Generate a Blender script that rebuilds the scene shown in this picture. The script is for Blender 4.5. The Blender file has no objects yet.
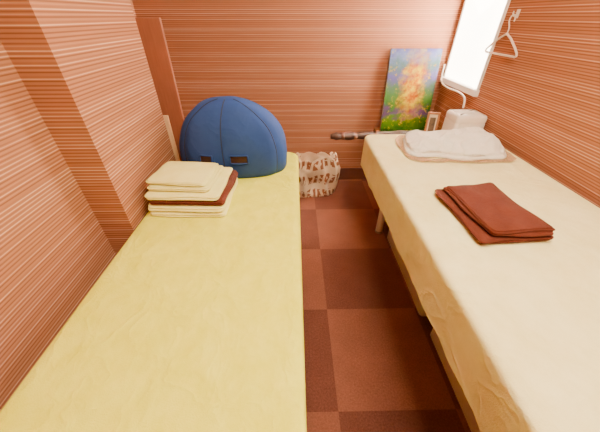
import bpy, bmesh, math, random
from mathutils import Vector, Matrix, noise
C = bpy.context.scene.collection
R = math.radians

# ------------------------------------------------------------------ materials
def new_mat(name):
    m = bpy.data.materials.new(name); m.use_nodes = True
    nt = m.node_tree
    return m, nt, nt.nodes['Principled BSDF']

def L(nt, a, b): nt.links.new(a, b)

def ramp(nt, stops, interp='LINEAR'):
    r = nt.nodes.new('ShaderNodeValToRGB'); r.color_ramp.interpolation = interp
    e = r.color_ramp.elements
    while len(e) < len(stops): e.new(0.5)
    for i, (p, c) in enumerate(stops):
        e[i].position = p; e[i].color = (*c, 1)
    return r

def noise_tex(nt, vec, scale, detail=3, rough=.5):
    n = nt.nodes.new('ShaderNodeTexNoise')
    n.inputs['Scale'].default_value = scale; n.inputs['Detail'].default_value = detail
    n.inputs['Roughness'].default_value = rough
    if vec is not None: L(nt, vec, n.inputs['Vector'])
    return n

def mapping(nt, scale, loc=(0,0,0), rot=(0,0,0)):
    tc = nt.nodes.new('ShaderNodeTexCoord'); mp = nt.nodes.new('ShaderNodeMapping')
    mp.inputs['Scale'].default_value = scale; mp.inputs['Location'].default_value = loc
    mp.inputs['Rotation'].default_value = rot
    L(nt, tc.outputs['Object'], mp.inputs['Vector'])
    return mp.outputs['Vector']

def mathn(nt, op, a, b=None, c=None):
    n = nt.nodes.new('ShaderNodeMath'); n.operation = op
    for i, q in enumerate((a, b, c)):
        if q is None: continue
        if isinstance(q, (int, float)): n.inputs[i].default_value = q
        else: L(nt, q, n.inputs[i])
    return n.outputs[0]

def add_bump(nt, p, h, strength, dist=.01):
    b = nt.nodes.new('ShaderNodeBump'); b.inputs['Strength'].default_value = strength
    b.inputs['Distance'].default_value = dist
    L(nt, h, b.inputs['Height']); L(nt, b.outputs['Normal'], p.inputs['Normal'])
    return b

def fabric(name, c1, c2, fine=400, wr=9, wr_strength=.35, rough=.95, wscale=(1,1,1), sheen=.0, fine_strength=.25, ridged=False, wdist=.02, mott=None):
    m, nt, p = new_mat(name)
    v = mapping(nt, (1,1,1)); v2 = mapping(nt, wscale)
    n1 = noise_tex(nt, v2, wr, 6, .62); n2 = noise_tex(nt, v, fine, 2)
    h1 = n1.outputs['Fac']
    if ridged:            # thin creases: distance of a warped noise from its middle value
        n1.inputs['Detail'].default_value = 3; n1.inputs['Roughness'].default_value = .5
        n1.inputs['Distortion'].default_value = .5
        h1 = mathn(nt, 'POWER', mathn(nt, 'SUBTRACT', 1, mathn(nt, 'MINIMUM', mathn(nt, 'MULTIPLY', mathn(nt, 'ABSOLUTE', mathn(nt, 'SUBTRACT', n1.outputs['Fac'], .5)), 7), 1)), 2)
    nc = noise_tex(nt, v2, mott or wr, 5, .65)
    r = ramp(nt, [(.32, c1), (.68, c2)]); L(nt, nc.outputs['Fac'], r.inputs['Fac'])
    L(nt, r.outputs['Color'], p.inputs['Base Color'])
    p.inputs['Roughness'].default_value = rough
    p.inputs['Specular IOR Level'].default_value = .08
    b1 = nt.nodes.new('ShaderNodeBump'); b1.inputs['Strength'].default_value = wr_strength; b1.inputs['Distance'].default_value = wdist
    L(nt, h1, b1.inputs['Height'])
    b2 = nt.nodes.new('ShaderNodeBump'); b2.inputs['Strength'].default_value = fine_strength; b2.inputs['Distance'].default_value = .002
    L(nt, n2.outputs['Fac'], b2.inputs['Height']); L(nt, b1.outputs['Normal'], b2.inputs['Normal'])
    L(nt, b2.outputs['Normal'], p.inputs['Normal'])
    if sheen: p.inputs['Sheen Weight'].default_value = sheen
    return m

def plain(name, c, rough=.5, metal=0, var=.08, scale=12, stretch=(1,1,1)):
    m, nt, p = new_mat(name)
    v = mapping(nt, stretch); n = noise_tex(nt, v, scale, 4)
    r = ramp(nt, [(.25, tuple(x*(1-var) for x in c)), (.75, tuple(min(1, x*(1+var)) for x in c))])
    L(nt, n.outputs['Fac'], r.inputs['Fac']); L(nt, r.outputs['Color'], p.inputs['Base Color'])
    p.inputs['Roughness'].default_value = rough; p.inputs['Metallic'].default_value = metal
    return m

def wallpaper():
    """flat matte paper printed with crisp broken horizontal lines, pale tan threads and red-brown in turn"""
    m, nt, p = new_mat('striped_wallpaper')
    tc = nt.nodes.new('ShaderNodeTexCoord'); sp = nt.nodes.new('ShaderNodeSeparateXYZ'); L(nt, tc.outputs['Object'], sp.inputs[0])
    along = mathn(nt, 'ADD', sp.outputs['X'], sp.outputs['Y'])
    def layer(period, seed, width, stops, drift=.2, freq=2.6):
        ph = mathn(nt, 'ADD', mathn(nt, 'DIVIDE', sp.outputs['Z'], period), seed)
        row = mathn(nt, 'FLOOR', ph); fr = mathn(nt, 'FRACT', ph)
        wn = nt.nodes.new('ShaderNodeTexWhiteNoise'); wn.noise_dimensions='1D'; L(nt, row, wn.inputs['W'])
        cv = nt.nodes.new('ShaderNodeCombineXYZ'); L(nt, mathn(nt, 'MULTIPLY', along, freq), cv.inputs[0]); L(nt, mathn(nt, 'MULTIPLY', row, 3.7), cv.inputs[1])
        nz = noise_tex(nt, cv.outputs[0], 1, 2)
        v = mathn(nt, 'ADD', mathn(nt, 'MULTIPLY', wn.outputs['Value'], 1-drift), mathn(nt, 'MULTIPLY', nz.outputs['Fac'], drift))
        rc = ramp(nt, stops); L(nt, v, rc.inputs['Fac'])
        d = mathn(nt, 'ABSOLUTE', mathn(nt, 'SUBTRACT', fr, .5))
        mask = nt.nodes.new('ShaderNodeMapRange'); mask.inputs['From Min'].default_value=width; mask.inputs['From Max'].default_value=width+.08
        mask.inputs['To Min'].default_value=1; mask.inputs['To Max'].default_value=0; L(nt, d, mask.inputs['Value'])
        return rc.outputs['Color'], mask.outputs['Result']
    base=(.400,.163,.084)
    c1,m1 = layer(.0118, .3, .13, [(.15,(.230,.082,.040)), (.5,(.280,.104,.052)), (.8,(.37,.148,.076))], .45, 3.2)
    c2,m2 = layer(.0118, .8, .09, [(.25,(.400,.165,.086)), (.48,(.49,.23,.13)), (.74,(.71,.43,.28))], .5, 3.6)
    a = nt.nodes.new('ShaderNodeMixRGB'); a.inputs[1].default_value=(*base,1); L(nt, m1, a.inputs[0]); L(nt, c1, a.inputs[2])
    b = nt.nodes.new('ShaderNodeMixRGB'); L(nt, m2, b.inputs[0]); L(nt, a.outputs['Color'], b.inputs[1]); L(nt, c2, b.inputs[2])
    L(nt, b.outputs['Color'], p.inputs['Base Color'])
    p.inputs['Roughness'].default_value = .9; p.inputs['Specular IOR Level'].default_value = .08
    return m

def carpet():
    m, nt, p = new_mat('carpet_tiles')
    v = mapping(nt, (1,1,1))
    sp = nt.nodes.new('ShaderNodeSeparateXYZ'); L(nt, v, sp.inputs[0])
    col = mathn(nt,'FLOOR',mathn(nt,'MULTIPLY',sp.outputs['X'],2)); row = mathn(nt,'FLOOR',mathn(nt,'MULTIPLY',sp.outputs['Y'],2))
    chk = mathn(nt,'FLOORED_MODULO',mathn(nt,'ADD',col,row),2)
    wn = nt.nodes.new('ShaderNodeTexWhiteNoise'); wn.noise_dimensions='2D'; cx = nt.nodes.new('ShaderNodeCombineXYZ'); L(nt,col,cx.inputs[0]); L(nt,row,cx.inputs[1]); L(nt,cx.outputs[0],wn.inputs['Vector'])
    f = mathn(nt,'ADD',chk,mathn(nt,'MULTIPLY_ADD',wn.outputs['Value'],.30,-.15))
    tone = ramp(nt,[(0,(.162,.056,.037)),(1,(.250,.090,.055))]); L(nt,f,tone.inputs['Fac'])
    n = noise_tex(nt, v, 130, 4, .85); n2 = noise_tex(nt, v, 9, 3)
    r = ramp(nt, [(.3,(.66,.66,.66)), (.7,(1.30,1.30,1.30))]); L(nt, n.outputs['Fac'], r.inputs['Fac'])
    r2 = ramp(nt, [(.3,(.94,.94,.94)), (.7,(1.06,1.06,1.06))]); L(nt, n2.outputs['Fac'], r2.inputs['Fac'])
    a = nt.nodes.new('ShaderNodeMixRGB'); a.blend_type='MULTIPLY'; a.inputs[0].default_value = 1
    b = nt.nodes.new('ShaderNodeMixRGB'); b.blend_type='MULTIPLY'; b.inputs[0].default_value = 1
    L(nt, tone.outputs['Color'], a.inputs[1]); L(nt, r.outputs['Color'], a.inputs[2])
    L(nt, a.outputs['Color'], b.inputs[1]); L(nt, r2.outputs['Color'], b.inputs[2])
    L(nt, b.outputs['Color'], p.inputs['Base Color']); p.inputs['Roughness'].default_value = 1
    p.inputs['Specular IOR Level'].default_value = .0
    add_bump(nt, p, n.outputs['Fac'], .6, .006)
    return m

def painting_mat():
    m, nt, p = new_mat('impressionist_landscape')
    tc = nt.nodes.new('ShaderNodeTexCoord')
    nz = noise_tex(nt, tc.outputs['Object'], 16, 4, .65)
    sub = nt.nodes.new('ShaderNodeVectorMath'); sub.operation='SUBTRACT'; sub.inputs[1].default_value=(.5,.5,.5); L(nt, nz.outputs['Color'], sub.inputs[0])
    sc = nt.nodes.new('ShaderNodeVectorMath'); sc.operation='SCALE'; sc.inputs['Scale'].default_value=.26; L(nt, sub.outputs[0], sc.inputs[0])
    ad = nt.nodes.new('ShaderNodeVectorMath'); ad.operation='ADD'; L(nt, tc.outputs['Object'], ad.inputs[0]); L(nt, sc.outputs[0], ad.inputs[1])
    sp = nt.nodes.new('ShaderNodeSeparateXYZ'); L(nt, ad.outputs[0], sp.inputs[0])
    mz = nt.nodes.new('ShaderNodeMapRange'); mz.inputs['From Max'].default_value=.62; L(nt, sp.outputs['Z'], mz.inputs['Value'])
    g = ramp(nt, [(0,(.006,.040,.002)), (.16,(.05,.115,.0)), (.25,(.085,.022,.12)), (.34,(.02,.075,.004)), (.46,(.04,.10,.02)), (.56,(.055,.10,.06)), (.68,(.085,.06,.20)), (.80,(.05,.10,.09)), (.92,(.11,.14,.27)), (1,(.06,.055,.18))])
    L(nt, mz.outputs['Result'], g.inputs['Fac'])
    sq = nt.nodes.new('ShaderNodeVectorMath'); sq.operation='MULTIPLY'; sq.inputs[1].default_value=(1.30,0,.50); L(nt, ad.outputs[0], sq.inputs[0])
    ln = nt.nodes.new('ShaderNodeVectorMath'); ln.operation='DISTANCE'; ln.inputs[1].default_value=(.02*1.30,0,.36*.50); L(nt, sq.outputs[0], ln.inputs[0])
    rr = ramp(nt, [(.05,(1,1,1)), (.16,(0,0,0))]); L(nt, ln.outputs['Value'], rr.inputs['Fac'])
    oc = ramp(nt, [(.3,(.20,.020,.0)), (.42,(.34,.09,.0)), (.53,(.45,.23,.0)), (.65,(.52,.38,.0))])
    n3 = noise_tex(nt, tc.outputs['Object'], 26, 3); L(nt, n3.outputs['Fac'], oc.inputs['Fac'])
    mx = nt.nodes.new('ShaderNodeMixRGB'); L(nt, rr.outputs['Color'], mx.inputs[0]); L(nt, g.outputs['Color'], mx.inputs[1]); L(nt, oc.outputs['Color'], mx.inputs[2])
    n4 = noise_tex(nt, tc.outputs['Object'], 44, 2); r4 = ramp(nt, [(.61,(0,0,0)), (.70,(.85,.85,.85))]); L(nt, n4.outputs['Fac'], r4.inputs['Fac'])
    mx2 = nt.nodes.new('ShaderNodeMixRGB'); mx2.inputs[2].default_value=(.40,.26,.005,1); L(nt, r4.outputs['Color'], mx2.inputs[0]); L(nt, mx.outputs['Color'], mx2.inputs[1])
    L(nt, mx2.outputs['Color'], p.inputs['Base Color']); p.inputs['Roughness'].default_value=.9; p.inputs['Specular IOR Level'].default_value=.03
    return m

def bag_mat():
    m, nt, p = new_mat('printed_bag_plastic')
    v = mapping(nt, (1,1,1)); nd = noise_tex(nt, v, 7, 1)
    sub = nt.nodes.new('ShaderNodeVectorMath'); sub.operation='SCALE'; sub.inputs['Scale'].default_value=.10; L(nt, nd.outputs['Color'], sub.inputs[0])
    ad = nt.nodes.new('ShaderNodeVectorMath'); ad.operation='ADD'; L(nt, v, ad.inputs[0]); L(nt, sub.outputs[0], ad.inputs[1])
    sp = nt.nodes.new('ShaderNodeSeparateXYZ'); L(nt, ad.outputs[0], sp.inputs[0])
    # two bands of short upright brown strokes, like a printed legend across the bag
    zb = mathn(nt,'FRACT',mathn(nt,'DIVIDE',sp.outputs['Z'],.15))
    band = mathn(nt,'MULTIPLY',mathn(nt,'GREATER_THAN',zb,.22),mathn(nt,'LESS_THAN',zb,.78))
    xs = mathn(nt,'FRACT',mathn(nt,'DIVIDE',sp.outputs['X'],.052))
    stroke = mathn(nt,'GREATER_THAN',xs,.42)
    nf = noise_tex(nt, v, 30, 1); bite = mathn(nt,'GREATER_THAN',nf.outputs['Fac'],.41)
    mk = mathn(nt,'MULTIPLY',mathn(nt,'MULTIPLY',band,stroke),bite)
    mx = nt.nodes.new('ShaderNodeMixRGB'); mx.inputs[1].default_value=(.78,.60,.40,1); mx.inputs[2].default_value=(.30,.105,.045,1); L(nt, mk, mx.inputs[0])
    L(nt, mx.outputs['Color'], p.inputs['Base Color']); p.inputs['Roughness'].default_value=.4
    n2 = noise_tex(nt, v, 12, 2, .5); add_bump(nt, p, n2.outputs['Fac'], .5, .03)
    return m

def sheer_mat():
    m, nt, p = new_mat('sheer_trim_net')
    v = mapping(nt, (1,1,1)); n = noise_tex(nt, v, 160, 2)
    r = ramp(nt, [(.4,(.6,.6,.6)), (.6,(1,1,1))]); L(nt, n.outputs['Fac'], r.inputs['Fac'])
    p.inputs['Base Color'].default_value=(.52,.30,.15,1); p.inputs['Roughness'].default_value=.8
    L(nt, r.outputs['Color'], p.inputs['Alpha'])
    return m

def pane_mat():
    m = bpy.data.materials.new('frosted_glass'); m.use_nodes=True; nt=m.node_tree
    for n in list(nt.nodes): nt.nodes.remove(n)
    o = nt.nodes.new('ShaderNodeOutputMaterial'); t = nt.nodes.new('ShaderNodeBsdfTranslucent')
    g = nt.nodes.new('ShaderNodeBsdfDiffuse'); mx = nt.nodes.new('ShaderNodeMixShader'); mx.inputs[0].default_value=.15
    n = noise_tex(nt, None, 90, 2); r = ramp(nt, [(.3,(.93,.93,.93)), (.7,(1,1,1))]); L(nt, n.outputs['Fac'], r.inputs['Fac'])
    L(nt, r.outputs['Color'], t.inputs['Color']); g.inputs['Color'].default_value=(.9,.9,.9,1)
    L(nt, t.outputs[0], mx.inputs[1]); L(nt, g.outputs[0], mx.inputs[2]); L(nt, mx.outputs[0], o.inputs['Surface'])
    return m

M = dict(
    wall=wallpaper(), carpet=carpet(),
    ceil=plain('ceiling_paint', (.84,.74,.62), .9, var=.03),
    trim=plain('dark_brown_trim', (.14,.045,.025), .5, var=.15),
    brownboard=plain('reddish_laminate', (.35,.115,.058), .45, var=.10, scale=20, stretch=(6,6,.6)),
    paleboard=plain('pale_wood', (.78,.48,.26), .5, var=.1, scale=20, stretch=(6,6,.6)),
    tan=plain('tan_wood', (.42,.17,.06), .5, var=.2, scale=25),
    frame=plain('white_window_frame', (.96,.93,.88), .4, var=.02),
    white=plain('white_plastic', (.88,.80,.70), .35, var=.03),
    grey=plain('grey_plastic', (.35,.31,.28), .4),
    legw=plain('white_leg_paint', (.93,.86,.76), .45, var=.03),
    vinyl=plain('beige_vinyl', (.62,.44,.27), .5, var=.05),
    beech=plain('white_painted_frame', (.88,.78,.66), .5, var=.04, scale=18),
    casep=plain('cream_case_plastic', (.95,.86,.74), .45, var=.03),
    black=plain('dark_wood', (.055,.022,.014), .5, var=.5, scale=40),
    darkband=plain('brown_binding', (.15,.055,.028), .6, var=.2),
    steel=plain('brushed_steel', (.6,.56,.5), .3, metal=1),
    ysheet=fabric('yellow_sheet_fabric', (.75,.695,.022), (.85,.80,.080), 300, 9, .32, wscale=(1,.8,1), ridged=True, wdist=.007, mott=14, fine_strength=.5),
    csheet=fabric('cream_sheet_fabric', (.82,.705,.32), (.91,.82,.45), 300, 8, .30, wscale=(1,.8,1), ridged=True, wdist=.007, mott=11, fine_strength=.5),
    ytowel=fabric('cream_towel_terry', (.88,.79,.24), (.94,.87,.34), 500, 14, .25, fine_strength=.6),
    btowel=fabric('brown_towel_terry', (.100,.019,.009), (.140,.029,.014), 500, 14, .2, sheen=.1, fine_strength=.6),
    blanket=fabric('white_blanket_cotton', (.85,.77,.66), (.90,.83,.73), 220, 9, .5, fine_strength=.8, ridged=True, wdist=.014),
    navy=fabric('blue_padded_nylon', (.024,.056,.195), (.030,.067,.225), 600, 6, .16, rough=.6, fine_strength=.05, ridged=True, wdist=.008),
    navyseam=plain('navy_piping', (.007,.014,.050), .7),
    patch=plain('dark_opening', (.085,.036,.022), .9),
    bag=bag_mat(), flap=plain('peach_bag_lining', (.76,.55,.36), .6, var=.12), sheer=sheer_mat(),
    paint=painting_mat(), canvas=plain('canvas_edge', (.5,.42,.32), .8),
    photo=plain('dark_print', (.16,.10,.06), .4, var=.6, scale=30), mat=plain('cream_mount', (.75,.62,.45), .8), pane=pane_mat())

# ------------------------------------------------------------------ mesh helpers
def obj(name, bm, mat, parent=None, smooth=False, loc=None, angle=None):
    bmesh.ops.recalc_face_normals(bm, faces=bm.faces)
    me = bpy.data.meshes.new(name); bm.to_mesh(me); bm.free()
    o = bpy.data.objects.new(name, me); C.objects.link(o)
    me.materials.append(mat)
    if smooth:
        for p in me.polygons: p.use_smooth = True
        if angle:
            try: me.set_sharp_from_angle(angle=R(angle))
            except Exception: pass
    if loc: o.location = loc
    if parent: o.parent = parent
    return o

def thing(name, label, cat, loc=(0,0,0), rz=0, group=None):
    o = bpy.data.objects.new(name, None); C.objects.link(o); o.empty_display_size=.1
    o.location = loc; o.rotation_euler=(0,0,rz)
    return tag(o, label, cat, group)
def tag(o, label, cat, group=None):
    o['label']=label; o['category']=cat
    if group: o['group']=group
    return o
def struct(name, bm, mat, **k):
    o = obj(name, bm, mat, **k); o['kind']='structure'; return o

def box(bm, x0,x1,y0,y1,z0,z1, bev=0, seg=2, mtx=None):
    r = bmesh.ops.create_cube(bm, size=1)
    vs = r['verts']
    for v in vs:
        v.co = Vector(((x0+x1)/2+v.co.x*(x1-x0), (y0+y1)/2+v.co.y*(y1-y0), (z0+z1)/2+v.co.z*(z1-z0)))
    if bev:
        es = list({e for v in vs for e in v.link_edges})
        rb = bmesh.ops.bevel(bm, geom=es, offset=bev, segments=seg, affect='EDGES', profile=.5)
        vs = list({v for v in rb['verts']} | {v for v in vs if v.is_valid})
    if mtx:
        for v in vs: v.co = mtx @ v.co
    return bm
def B(*a, **k): return box(bmesh.new(), *a, **k)

def tube(bm, pts, r, seg=10, close=False):
    pts=[Vector(p) for p in pts]; n=len(pts); rings=[]
    up=Vector((0,0,1)); prev=None
    for i,p in enumerate(pts):
        if close: t=(pts[(i+1)%n]-pts[i-1])
        else: t=pts[min(i+1,n-1)]-pts[max(i-1,0)]
        t.normalize()
        if prev is None:
            a=up if abs(t.dot(up))<.9 else Vector((1,0,0)); nrm=(a-t*a.dot(t)).normalized()
        else: nrm=(prev-t*prev.dot(t)).normalized()
        prev=nrm; b=t.cross(nrm)
        rr=r[i] if isinstance(r,(list,tuple)) else r
        rings.append([bm.verts.new(p+(nrm*math.cos(2*math.pi*k/seg)+b*math.sin(2*math.pi*k/seg))*rr) for k in range(seg)])
    for i in range(n if close else n-1):
        A,Bq=rings[i],rings[(i+1)%n]
        for k in range(seg): bm.faces.new((A[k],A[(k+1)%seg],Bq[(k+1)%seg],Bq[k]))
    if not close:
        bm.faces.new(rings[0]); bm.faces.new(rings[-1][::-1])
    return bm

def smooth_path(pts, k=6):
    out=[]; P=[Vector(p) for p in pts]
    for i in range(len(P)-1):
        p0=P[max(i-1,0)];p1=P[i];p2=P[i+1];p3=P[min(i+2,len(P)-1)]
        for j in range(k):
            t=j/k
            out.append(.5*((2*p1)+(-p0+p2)*t+(2*p0-5*p1+4*p2-p3)*t*t+(-p0+3*p1-3*p2+p3)*t**3))
    out.append(P[-1]); return out

def rrect(hx, hy, r, step=.012):
    pts=[]
    def seg(a,b,nx,ny):
        n=max(2,int(math.hypot(b[0]-a[0],b[1]-a[1])/step))
        for i in range(n): pts.append((a[0]+(b[0]-a[0])*i/n, a[1]+(b[1]-a[1])*i/n, nx, ny))
    def arc(cx,cy,a0):
        n=8
        for i in range(n):
            a=a0+math.pi/2*i/n; pts.append((cx+r*math.cos(a), cy+r*math.sin(a), math.cos(a), math.sin(a)))
    seg((hx,-hy+r),(hx,hy-r),1,0); arc(hx-r,hy-r,0)
    seg((hx-r,hy),(-hx+r,hy),0,1); arc(-hx+r,hy-r,math.pi/2)
    seg((-hx,hy-r),(-hx,-hy+r),-1,0); arc(-hx+r,-hy+r,math.pi)
    seg((-hx+r,-hy),(hx-r,-hy),0,-1); arc(hx-r,-hy+r,1.5*math.pi)
    return pts

def loft(bm, rings, cap0=True, cap1=True):
    V=[[bm.verts.new(p) for p in ring] for ring in rings]
    n=len(V[0])
    for A,Bq in zip(V,V[1:]):
        for k in range(n): bm.faces.new((A[k],A[(k+1)%n],Bq[(k+1)%n],Bq[k]))
    if cap0: bm.faces.new(V[0][::-1])
    if cap1: bm.faces.new(V[-1])
    return bm

def folded_cloth(w, d, h, layers, seed, groove=.006, amp=.003, corner=.018, nfreq=9, skew=0, warp=0, lump=0, lwob=.010, crown=0):
    """folded cloth: rounded fold edges with a groove between the layers, soft uneven top"""
    bm=bmesh.new(); out=rrect(w/2,d/2,corner)
    rings=[]; off=Vector((seed*3.7,seed*1.3,seed*2.1)); K=9
    def disp(x,y,z):
        return noise.noise(Vector((x,y,z*3))*nfreq+off)
    def wp(x,y,l):
        return (x+skew*y+warp*noise.noise(Vector((x,y,l*.7))*5+off), y+warp*noise.noise(Vector((x,y,l*.7+5))*5+off))
    def hh(x,y):
        q=max(0,(1-(2*x/w)**4))*max(0,(1-(2*y/d)**4))
        if not lump: return crown*q
        rid=(1-abs(noise.noise(Vector((x*.7+y*.5,y,0))*9+off))*2)
        rid2=(1-abs(noise.noise(Vector((x,y-x*.4,4))*15+off))*2)
        return q*lump*(.60+.60*noise.noise(Vector((x,y,0))*5+off)+.32*rid+.20*rid2)
    for l in range(layers):
        wob=(random.Random(seed*31+l).random()-.5)*lwob
        for k in range(K+1):
            if l and k==0: continue
            f=k/K; z=h*(l+f)/layers
            e=-groove*(1-math.sqrt(max(0,math.sin(math.pi*min(max(f,.02),.98)))))*(1.7 if l==layers-1 and f>.5 else 1)+wob
            ring=[]
            for x,y,nx,ny in out:
                q=e+amp*1.2*disp(x,y,z)
                zz=z+ (amp*disp(x*1.5,y*1.5,l*.31) if 0<l or f>.3 else 0)
                a,b=wp(x+nx*q,y+ny*q,l)
                ring.append((a,b,max(0,zz)))
            rings.append(ring)
    for s in (.95,.92,.88,.84,.8,.75,.7,.65,.6,.55,.5,.45,.4,.35,.3,.25,.2,.15,.1,.03):
        dome=.0015*(1-s)
        ring=[]
        for (x,y,nx,ny) in out:
            a,b=wp(x*s,y*s,layers-1)
            ring.append((a,b,h+dome+amp*disp(x*s*1.5,y*s*1.5,(layers-1)*.31)+hh(x*s,y*s)))
        rings.append(ring)
    loft(bm, rings); return bm

# ------------------------------------------------------------------ setting
XR, XL, YB, YF, ZC = 1.225, -.80, 2.5, -1.2, 2.4
PX, PY0, PY1, RX = -.675, .90, 1.45, -1.15
FO=Vector((.17,.95,0))
bm=B(RX-.1-FO.x, XR+.2-FO.x, YF-.1-FO.y, YB+.1-FO.y, -.08, 0)
struct('floor', bm, M['carpet'], loc=FO)
struct('ceiling', B(RX-.1,XR+.2,YF-.1,YB+.1,ZC,ZC+.08), M['ceil'])
struct('wall_back', B(RX-.1,XR+.2,YB,YB+.1,0,ZC), M['wall'])
struct('wall_front', B(RX-.1,XR+.2,YF-.1,YF,0,ZC), M['wall'])
bm=bmesh.new()
def poly_prism(bm, pts, z0, z1):
    a=[bm.verts.new((x,y,z0)) for x,y in pts]; b=[bm.verts.new((x,y,z1)) for x,y in pts]; n=len(pts)
    for i in range(n): bm.faces.new((a[i],a[(i+1)%n],b[(i+1)%n],b[i]))
    bm.faces.new(a[::-1]); bm.faces.new(b)
poly_prism(bm,[(RX-.1,YF),(XL,YF),(XL,PY0),(PX,PY0),(PX,PY1),(RX,PY1),(RX,YB),(RX-.1,YB)],0,ZC)
struct('wall_left', bm, M['wall'])
WY0,WY1,WZ0,WZ1=1.95,2.465,.94,2.05
bm=bmesh.new()
box(bm,XR,XR+.14,YF,WY0,0,ZC); box(bm,XR,XR+.14,WY1,YB,0,ZC)
box(bm,XR,XR+.14,WY0,WY1,0,WZ0); box(bm,XR,XR+.14,WY0,WY1,WZ1,ZC)
struct('wall_right', bm, M['wall'])
struct('baseboard_back', B(RX,XR,YB-.018,YB,0,.12,bev=.004), M['trim'])
bm=bmesh.new(); box(bm,XR-.015,XR,YF,YB-.02,0,.1,bev=.004)
struct('baseboard_right', bm, M['trim'])

# window
w=bpy.data.objects.new('window_1',None); C.objects.link(w); w['kind']='structure'
bm=bmesh.new(); ft=.018
box(bm,XR-.012,XR+.05,WY0,WY0+ft,WZ0,WZ1,bev=.004); box(bm,XR-.012,XR+.05,WY1-ft,WY1,WZ0,WZ1,bev=.004)
box(bm,XR-.012,XR+.05,WY0+ft,WY1-ft,WZ1-ft,WZ1,bev=.004)
obj('window_frame',bm,M['frame'],w)
obj('window_sill',B(XR-.03,XR+.05,WY0-.01,WY1+.01,WZ0-.03,WZ0+.012,bev=.006),M['frame'],w)
obj('pane',B(XR-.008,XR-.003,WY0+ft,WY1-ft,WZ0+.012,WZ1-ft),M['pane'],w)

# ------------------------------------------------------------------ massage tables
def massage_table(name,label,x0,x1,y0,y1,ztop,leg_x,leg_y,padmat,legmat,legr):
    cx,cy=(x0+x1)/2,(y0+y1)/2
    t=thing(name,label,'massage table',(cx,cy,0))
    hx,hy=(x1-x0)/2,(y1-y0)/2
    out=rrect(hx,hy,.07,.05); rings=[]
    for e,z in ((-.012,ztop-.09),(-.003,ztop-.086),(0,ztop-.07),(0,ztop-.022),(-.004,ztop-.01),(-.014,ztop-.003),(-.03,ztop)):
        rings.append([(x+nx*e,y+ny*e,z) for x,y,nx,ny in out])
    obj('padded_top',loft(bmesh.new(),rings),padmat,t,True,angle=50)
    bm=bmesh.new(); a=hx-.05; b=hy-.06; z0,z1=ztop-.14,ztop-.09
    box(bm,-a,a,-b,-b+.025,z0,z1,.003); box(bm,-a,a,b-.025,b,z0,z1,.003)
    box(bm,-a,-a+.025,-b+.025,b-.025,z0,z1,.003); box(bm,a-.025,a,-b+.025,b-.025,z0,z1,.003)
    obj('apron_frame',bm,M['beech'],t)
    for ly in leg_y:
        for s in (-1,1):
            bm=bmesh.new(); lx=s*leg_x
            tube(bm,[(lx,ly-cy,.012),(lx,ly-cy,z0+.05)],[legr*.95,legr],16)
            lg=obj('leg',bm,legmat,t,True,angle=40)
            bm=bmesh.new(); tube(bm,[(lx,ly-cy,0),(lx,ly-cy,.014)],legr*1.05,16)
            obj('rubber_foot',bm,M['grey'],lg,True,angle=40)
        bm=bmesh.new(); box(bm,-leg_x,leg_x,ly-cy-.011,ly-cy+.011,ztop-.28,ztop-.24,.003)
        obj('crossbar',bm,M['beech'],t)
    return t

LZ,RZ=.65,.75
LX0,LX1,LY0,LY1=-.660,.014,-.25,1.67
RX0,RX1,RY0,RY1=.432,1.185,-.25,1.70
massage_table('massage_table','low treatment table hidden under the yellow sheet along the pillar wall',LX0,LX1,LY0,LY1,LZ-.006,.20,(-.1,.7,1.5),M['vinyl'],M['legw'],.024)
massage_table('massage_table','taller treatment table with white legs under the cream sheet beside the window wall',RX0,RX1,RY0,RY1,RZ-.006,.172,(-.15,1.64),M['vinyl'],M['legw'],.026)

def sheet(name,label,mat,x0,x1,y0,y1,ztop,drop,wave,seed,corner=.075,flare=.0,hemvar=.1):
    cx,cy=(x0+x1)/2,(y0+y1)/2; hx,hy=(x1-x0)/2+.004,(y1-y0)/2+.004
    out=rrect(hx,hy,corner,.015); rings=[]; N=14
    off=Vector((seed*5.1,seed*2.7,0))
    for i in range(N+1):
        f=1-i/N; ring=[]
        for j,(x,y,nx,ny) in enumerate(out):
            p=Vector((x,y,0))
            wv=noise.noise(p*6+off)*.6+noise.noise(p*14+off)*.4
            hem=drop*(1+hemvar*noise.noise(p*3+off*2)+.25*hemvar*noise.noise(p*17+off))
            e=(wave*wv+flare)*f**1.3
            e=max(e,-.004 if f<.6 else -.02)
            ring.append((x+nx*e,y+ny*e,ztop-.02-(hem-.02)*f))
        rings.append(ring)
    for e,dz in ((-.002,-.011),(-.007,-.005),(-.016,-.0015),(-.03,0)):
        rings.append([(x+nx*e,y+ny*e,ztop+dz) for x,y,nx,ny in out])
    for s in (.9,.8,.65,.5,.35,.2,.08):
        rings.append([(x*s,y*s,ztop) for x,y,nx,ny in out])
    bm=loft(bmesh.new(),rings,cap0=False)
    o=obj(name,bm,mat,None,True,loc=(cx,cy,0)); tag(o,label,'sheet'); return o
sheet('bed_sheet','yellow fitted sheet over the table with the blue dome on it',M['ysheet'],LX0,LX1,LY0,LY1,LZ,.13,.005,1)
sheet('bed_sheet','pale cream sheet hanging over the table under the window',M['csheet'],RX0,RX1,RY0,RY1,RZ,.190,.010,2,corner=.06,flare=.003,hemvar=.05)

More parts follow.
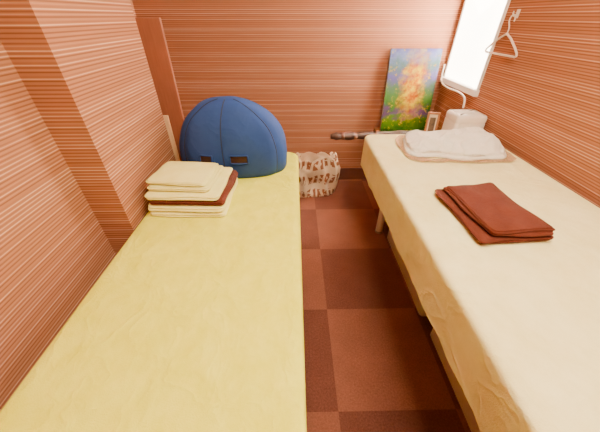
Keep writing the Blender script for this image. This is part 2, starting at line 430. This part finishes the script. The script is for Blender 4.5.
# pale storage cases pushed under the right table
def case(label,y0,y1,x0,x1,h):
    t=thing('storage_case',label,'storage case',((x0+x1)/2,(y0+y1)/2,0)); a=(x1-x0)/2; b=(y1-y0)/2
    out=rrect(a,b,.025,.03)
    rings=[[(x+nx*e,y+ny*e,z) for x,y,nx,ny in out] for e,z in ((-.006,0),(-.003,.006),(-.001,h*.82),(0,h*.83),(0,h*.88))]
    obj('case_body',loft(bmesh.new(),rings),M['casep'],t,True,angle=40)
    rings=[[(x+nx*e,y+ny*e,z) for x,y,nx,ny in out] for e,z in ((.003,h*.88),(.003,h*.96),(-.006,h),(-.03,h))]
    obj('lid',loft(bmesh.new(),rings),M['white'],t,True,angle=40)
    for s in (-1,1): obj('latch',B(-a-.008,-a+.002,s*b*.5-.02,s*b*.5+.02,h*.74,h*.95,.002),M['white'],t)
case('pale storage case on the carpet under the cream table, nearer the far wall',.89,1.58,.676,1.12,.30)
case('pale storage case on the carpet under the cream table, nearer the viewer',.24,.80,.688,1.12,.28)

# ------------------------------------------------------------------ towels on the left table
def towel(name,label,mat,w,d,h,layers,seed,x,y,z,rz,group=None,cat='towel',**k):
    o=obj(name,folded_cloth(w,d,h,layers,seed,**k),mat,None,True,loc=(x,y,z)); o.rotation_euler=(0,0,R(rz))
    tag(o,label,cat,group); return o
zs=LZ+.001
G='folded towels stacked on the yellow sheet'
sx,sy=-.468,1.112; GP=.0050; kw=dict(amp=.0022,warp=.008,corner=.020,groove=.0068,lwob=.006)
towel('folded_towel','cream folded towel, lowest of the stack beside the blue dome',M['ytowel'],.328,.31,.022,2,1,sx+.004,sy,zs,-2,G,**kw); zs+=.022+GP
towel('folded_towel','cream folded towel directly under the brown towel in the stack',M['ytowel'],.322,.308,.022,2,2,sx+.004,sy+.003,zs,-3,G,**kw); zs+=.022+GP
towel('folded_towel','dark brown folded towel sandwiched between cream towels by the dome',M['btowel'],.322,.305,.017,2,3,sx+.013,sy+.010,zs,-2,G,**kw); zs+=.017+GP
towel('folded_towel','wide cream folded towel lying on the brown towel in the stack',M['ytowel'],.308,.285,.019,2,4,sx-.003,sy+.005,zs,-3,G,**kw); zs+=.019+GP
towel('folded_towel','smaller cream folded towel, second from the top of the stack',M['ytowel'],.270,.235,.016,2,5,sx-.022,sy+.008,zs,-4,G,**kw); zs+=.016+GP
kw['crown']=.003
towel('folded_towel','smaller cream folded towel on top of the stack by the dome',M['ytowel'],.255,.215,.014,2,6,sx-.030,sy+.012,zs,-7,G,**kw)

# ------------------------------------------------------------------ right table things
zr=RZ+.001
bl=thing('folded_blanket','loose white rumpled blanket with a sheer edge on the cream table','blanket',(.862,1.45,zr),R(-2))
obj('blanket_body',folded_cloth(.520,.328,.026,1,11,groove=.012,amp=.009,corner=.08,nfreq=8,warp=.050,lump=.062),M['blanket'],bl,True)
out=rrect(.284,.190,.085,.012); rings=[]
offb=Vector((2.2,4.1,0))
for s in (.78,.84,.90,.95,1.0):
    rings.append([(x*s+.020*noise.noise(Vector((x,y,0))*6+offb)*s, y*s+.020*noise.noise(Vector((x,y,3))*6+offb)*s,
                   .004+max(0,(.007 if s>.86 else .002)*(.7+noise.noise(Vector((x,y,s))*22)))) for x,y,nx,ny in out])
bm=loft(bmesh.new(),rings,cap0=False,cap1=False)
o=obj('sheer_trim',bm,M['sheer'],bl,True); o['label']='thin brown net edging'
G='brown towels on the cream sheet'
towel('folded_towel','lower dark brown folded towel lying flat on the cream sheet',M['btowel'],.250,.325,.023,3,21,.708,.814,zr,4,G,amp=.003,warp=.020,groove=.0060,corner=.014,lwob=.020)
towel('folded_towel','upper dark brown folded towel lying askew on another on the cream sheet',M['btowel'],.214,.312,.017,2,22,.714,.820,zr+.0290,2,G,amp=.003,warp=.022,groove=.0060,skew=-.06,corner=.014,lwob=.018,crown=.003)

# ------------------------------------------------------------------ blue padded dome
dm=thing('sauna_dome','blue padded half-dome with seams standing at the head of the yellow table','dome',(-.338,1.475,LZ+.001))
HX,HY,HZ=.288,.175,.374
FR=-math.pi/2
SEAMS=[(-.70,-.85),(-.02,-.06),(.66,.95),(2.0,2.1),(-2.2,-2.3)]
def seam_at(k,t):
    a,b=SEAMS[k]; u=1-t
    return FR+a+(b-a)*u*u+.24*math.copysign(1,b)*math.sin(math.pi*u)*(1 if abs(b)>.3 and abs(b)<1.1 else .2)
def seam_d(th,t):
    return min(abs((th-seam_at(k,t)+math.pi)%(2*math.pi)-math.pi) for k in range(len(SEAMS)))
def dome_pt(th,t,extra=0):
    a=t*math.pi/2
    r=math.cos(a)**.74; z=math.sin(a)**.98
    belly=1+.05*math.sin(math.pi*min(1,t*1.5))
    if t<.05: belly-=.02*(1-t/.05)**2
    g=min(1,seam_d(th,t)/.20)**.6
    k=1-.026*(1-g)*min(1,(1-t)*3)
    c,s=math.cos(th),math.sin(th)
    cx=math.copysign(abs(c)**.92,c); cy=math.copysign(abs(s)**.75,s)
    p=Vector((HX*r*belly*k*cx+extra*c, HY*r*belly*k*cy+extra*s-.02*z, HZ*z+extra*math.sin(a)))
    n=noise.noise(p*5+Vector((4,2,1)))*.008*(1-t*.7)+noise.noise(p*12+Vector((1,2,9)))*.002
    if t<.03: n*=.4
    p+=Vector((c*n,s*n,n*(.8 if t>.1 else 0)))
    if c>0: p.x+=.008*c*math.sin(math.pi*min(1,t*1.3)); p.z-=.010*c*t*(1-t)*4
    p.z=max(0,p.z); return p
NT,NS=56,260
rings=[[dome_pt(2*math.pi*j/NS,i/NT*.995) for j in range(NS)] for i in range(NT+1)]
obj('padded_shell',loft(bmesh.new(),rings),M['navy'],dm,True)
for k in range(3):
    bm=bmesh.new(); tube(bm,[dome_pt(seam_at(k,.03+.90*i/28),.03+.90*i/28) for i in range(29)],.0032,6)
    obj('seam_piping',bm,M['navyseam'],dm,True)
for th0,w_ in ((-1.94,.22),(-1.41,.28)):
    bm=bmesh.new(); vs=[]
    t0,t1=.150,.225
    for a in range(9):
        row=[]
        for b in range(5):
            row.append(bm.verts.new(dome_pt(th0-w_/2+w_*a/8,t0+(t1-t0)*b/4,extra=.0020)))
        vs.append(row)
    for a in range(8):
        for b in range(4): bm.faces.new((vs[a][b],vs[a+1][b],vs[a+1][b+1],vs[a][b+1]))
    bmesh.ops.solidify(bm,geom=bm.faces[:],thickness=.002)
    o=obj('hand_opening',bm,M['patch'],dm,True,angle=40); o['label']='dark brown rectangular hand opening'
    loop=[(th0-w_/2+w_*i/8,t0) for i in range(9)]+[(th0+w_/2,t0+(t1-t0)*i/4) for i in range(1,5)]+[(th0+w_/2-w_*i/8,t1) for i in range(1,9)]+[(th0-w_/2,t1-(t1-t0)*i/4) for i in range(1,4)]
    bm=bmesh.new(); tube(bm,[dome_pt(a,b,extra=.004) for a,b in loop],.0040,6,close=True)
    obj('binding',bm,M['navy'],o,True)

# ------------------------------------------------------------------ boards in the left recess
bm=bmesh.new(); box(bm,-.2,.2,-.011,.011,0,1.345,.003)
o=obj('leaning_board',bm,M['brownboard'],None,loc=(-.886,1.715,0)); o.rotation_euler=(0,R(.6),0)
tag(o,'tall flat reddish brown board standing just past the striped pillar','board')
bm=bmesh.new(); box(bm,-.06,.06,-.006,.006,0,.93,.002)
o=obj('narrow_plank',bm,M['paleboard'],None,loc=(-.731,1.482,0)); o.rotation_euler=(0,R(.4),0)
tag(o,'short pale wooden plank between the brown board and the blue dome','plank')

# ------------------------------------------------------------------ bag on the floor
bg=thing('carrier_bag','low crumpled cream bag with brown print on the floor past the yellow table','bag',(.165,2.28,0),R(8))
rings=[]; NB=140; BH=.345
def bagn(p):
    fold=1-abs(noise.noise(Vector((p.x*1.2+p.z*.3,p.y*1.2,p.z*.45))*8+Vector((2,2,2))))*2.4
    return noise.noise(p*5)*.030+fold*.030+noise.noise(p*12+Vector((3,3,3)))*.010
for i in range(37):
    f=i/36; z=BH*f; ring=[]
    sc=1.02+.06*math.sin(math.pi*min(1,f*1.1))-.18*max(0,f-.5)
    for j in range(NB):
        a=2*math.pi*j/NB; c,s=math.cos(a),math.sin(a)
        x=math.copysign(abs(c)**.6,c)*.195*sc; y=math.copysign(abs(s)**.6,s)*(.125*(1-.30*f))*sc
        p=Vector((x,y,z)); n=bagn(p)*min(1,f*5+.2)
        top_j=(.050*noise.noise(Vector((c*1.6,s*1.6,3)))+.035*noise.noise(Vector((c*5,s*5,8))))*max(0,f-.45)/.55
        ring.append((x+c*n,y+s*n-.02*f,max(0,z-.12*max(0,x)*f+top_j)))
    rings.append(ring)
top=rings[-1]
for s,dz in ((.93,.004),(.82,-.012),(.74,-.04),(.66,-.08)):
    rings.append([(x*s,y*s,z+dz) for x,y,z in top])
obj('bag_body',loft(bmesh.new(),rings),M['bag'],bg,True)
bm=bmesh.new(); gx,gy=22,14; vs=[]
for i in range(gx+1):
    row=[]
    for j in range(gy+1):      # the mouth of the bag folded over and hanging a little down the front
        u=i/gx-.5; v=j/gy; p=Vector((u*.34,.08-v*.20,0))
        front=max(0,v-.55)/.45
        row.append(bm.verts.new((p.x-.01+.01*math.sin(v*9),p.y-.02+.035*front*front,BH+.012-.10*max(0,p.x)-.03*abs(2*u)**3-.085*front**1.5+.030*noise.noise(Vector((p.x,v*.15,0))*13+Vector((1,7,2))))))
    vs.append(row)
for i in range(gx):
    for j in range(gy): bm.faces.new((vs[i][j],vs[i+1][j],vs[i+1][j+1],vs[i][j+1]))
bmesh.ops.solidify(bm,geom=bm.faces[:],thickness=.006)
obj('folded_top',bm,M['flap'],bg,True)

# ------------------------------------------------------------------ cabinet and the things on it
CH=.53
cb=thing('low_cabinet','low brown cabinet in the corner past the cream table','cabinet',(.960,2.115,0))
obj('cabinet_body',B(-.24,.24,-.36,.36,0,CH-.02,.004),M['brownboard'],cb)
obj('cabinet_top',B(-.245,.245,-.375,.365,CH-.02,CH,.004),M['tan'],cb)
for s in (-1,1):
    d=obj('door',B(min(s*.235,s*.004),max(s*.235,s*.004),-.374,-.36,.03,CH-.03,.003),M['brownboard'],cb)
    bm=bmesh.new(); bmesh.ops.create_uvsphere(bm,u_segments=12,v_segments=8,radius=.009,matrix=Matrix.Translation((s*.03,-.381,.30)))
    obj('knob',bm,M['steel'],d,True)
CZ=CH+.001
pt=thing('canvas_painting','bright impressionist canvas of a glowing orange tree leaning on the far wall','painting',(.945,2.385,CZ),0)
pt.rotation_euler=(R(-7.5),0,0)
obj('picture_surface',B(-.2,.2,-.012,-.009,.0,.62),M['paint'],pt)
obj('canvas_edge',B(-.2,.2,-.009,.012,0,.62,.002),M['canvas'],pt)
fr=thing('photo_frame','small tan wooden picture frame beside the white box','picture frame',(.940,1.865,CZ))
fr.rotation_euler=(R(-8),0,R(-8))
FW,FH=.04,.295
bm=bmesh.new(); box(bm,-FW,-FW+.012,-.008,.008,0,FH,.003); box(bm,FW-.012,FW,-.008,.008,0,FH,.003)
box(bm,-FW+.012,FW-.012,-.008,.008,0,.014,.003); box(bm,-FW+.012,FW-.012,-.008,.008,FH-.014,FH,.003)
obj('frame',bm,M['tan'],fr)
obj('mount',B(-FW+.012,FW-.012,.0,.004,.014,FH-.014),M['mat'],fr)
obj('print',B(-FW+.021,FW-.021,-.002,.001,.04,FH-.035),M['photo'],fr)

bx=thing('white_appliance','white boxy plastic appliance past the white blanket, against the right wall','appliance',(1.112,1.810,CZ))
BXH=.318
out=rrect(.098,.085,.022,.02); rings=[]
for e,z in ((-.006,0),(0,.006),(.0,BXH-.055),(-.003,BXH-.05),(-.003,BXH-.046),(0,BXH-.043),(0,BXH-.02),(-.004,BXH-.01),(-.012,BXH-.003),(-.03,BXH)):
    rings.append([(x+nx*e,y+ny*e,z) for x,y,nx,ny in out])
obj('housing',loft(bmesh.new(),rings),M['white'],bx,True,angle=35)
bm=bmesh.new()
for i in range(5): box(bm,-.06,.06,-.035+i*.012,-.030+i*.012,BXH-.001,BXH+.002,.001)
obj('vent_grille',bm,M['legw'],bx)
bm=bmesh.new(); tube(bm,[(.0,-.083,.22),(.0,-.090,.22)],.012,16); obj('button',bm,M['grey'],bx,True,angle=40)

# long dark carved stick lying on the cabinet, its head sticking out past the edge
um=thing('wooden_stick','long dark carved wooden stick lying along the far wall, past the bag','stick',(0,0,0))
def lp(t): return Vector((.285+.86*t,2.17+.06*t,CZ+.0320))
def sec(t,e=0):
    c=lp(t); wd=.034+.007*math.sin(t*8+.6)+.004*math.sin(t*47)+e; hg=.0275+.003*math.sin(t*39+1)+e*.3
    if t<.05: wd=.022+.012*(t/.05)**.5+e; hg=.018+.008*(t/.05)
    return [(c.x,c.y+wd*math.copysign(abs(math.cos(a))**.8,math.cos(a)),c.z+hg*math.copysign(abs(math.sin(a))**.8,math.sin(a))) for a in [2*math.pi*k/18 for k in range(18)]]
obj('shaft',loft(bmesh.new(),[sec(i/60) for i in range(61)]),M['black'],um,True)
for ta in (.10,.22,.42):
    obj('band',loft(bmesh.new(),[sec(ta,.001),sec(ta+.006,.004),sec(ta+.022,.004),sec(ta+.028,.001)]),M['darkband'],um,True)

bm=bmesh.new()
tube(bm,smooth_path([(1.20,2.47,1.04),(1.195,2.455,.96),(1.185,2.40,.915),(1.17,2.25,.905),(1.155,2.08,.915),(1.135,1.96,.915),(1.12,1.90,.90),(1.11,1.87,.859)],8),.0065,10)
o=obj('power_cable',bm,M['white'],None,True); tag(o,'white cable running from the window corner down to the white appliance','cable')

# ------------------------------------------------------------------ hanger on the wall
hk=thing('wall_hook','small white hook holding the clothes hanger on the right wall','hook',(XR,1.845,1.36))
obj('hook_plate',B(-.006,0,-.012,.012,-.02,.02,.002),M['white'],hk)
bm=bmesh.new(); tube(bm,smooth_path([(-.004,0,-.005),(-.02,0,-.010),(-.028,0,.0),(-.028,0,.012)],5),.0035,8); obj('hook_arm',bm,M['white'],hk,True)
hg=thing('clothes_hanger','white plastic clothes hanger hanging on the striped wall beside the window','hanger',(XR-.021,1.845,1.352),0)
bm=bmesh.new(); pts=[]
for i in range(15):
    a=R(200-i*230/14); pts.append((0,.022*math.cos(a),-.018+.022*math.sin(a)))
pts=pts+[(0,.0,-.056),(0,0,-.085)]
tube(bm,smooth_path(pts,3),.0036,8); obj('hanger_hook',bm,M['white'],hg,True)
bm=bmesh.new()
arm=[(0,0,-.083),(0,.05,-.105),(0,.11,-.142),(0,.142,-.166),(0,.148,-.178),(0,.138,-.184),(0,.07,-.184),(0,0,-.184),(0,-.07,-.184),(0,-.138,-.184),(0,-.148,-.178),(0,-.142,-.166),(0,-.11,-.142),(0,-.05,-.105)]
tube(bm,arm,.0055,10,close=True); obj('hanger_body',bm,M['white'],hg,True)

# ------------------------------------------------------------------ light
def area(name,loc,rot,sx,sy,e,col):
    l=bpy.data.lights.new(name,'AREA'); l.shape='RECTANGLE'; l.size=sx; l.size_y=sy; l.energy=e; l.color=col
    o=bpy.data.objects.new(name,l); C.objects.link(o); o.location=loc; o.rotation_euler=rot; return o
area('ceiling_lamp',(.42,.25,2.30),(0,R(16),0),1.1,1.5,98,(1,.86,.63))
area('daylight',(XR+.45,(WY0+WY1)/2,1.55),(0,R(90),0),1.1,.8,2800,(1,.90,.74))
w=bpy.data.worlds.new('World'); bpy.context.scene.world=w; w.use_nodes=True
w.node_tree.nodes['Background'].inputs[0].default_value=(1,.92,.82,1); w.node_tree.nodes['Background'].inputs[1].default_value=1.0

# ------------------------------------------------------------------ camera
cd=bpy.data.cameras.new('camera'); cam=bpy.data.objects.new('camera',cd); C.objects.link(cam)
cd.sensor_width=36; cd.lens=275/600*36; cd.clip_start=.02
cam.location=(0,0,1.35); cam.rotation_euler=(R(90-36.03),0,R(-1.0))
bpy.context.scene.camera=cam
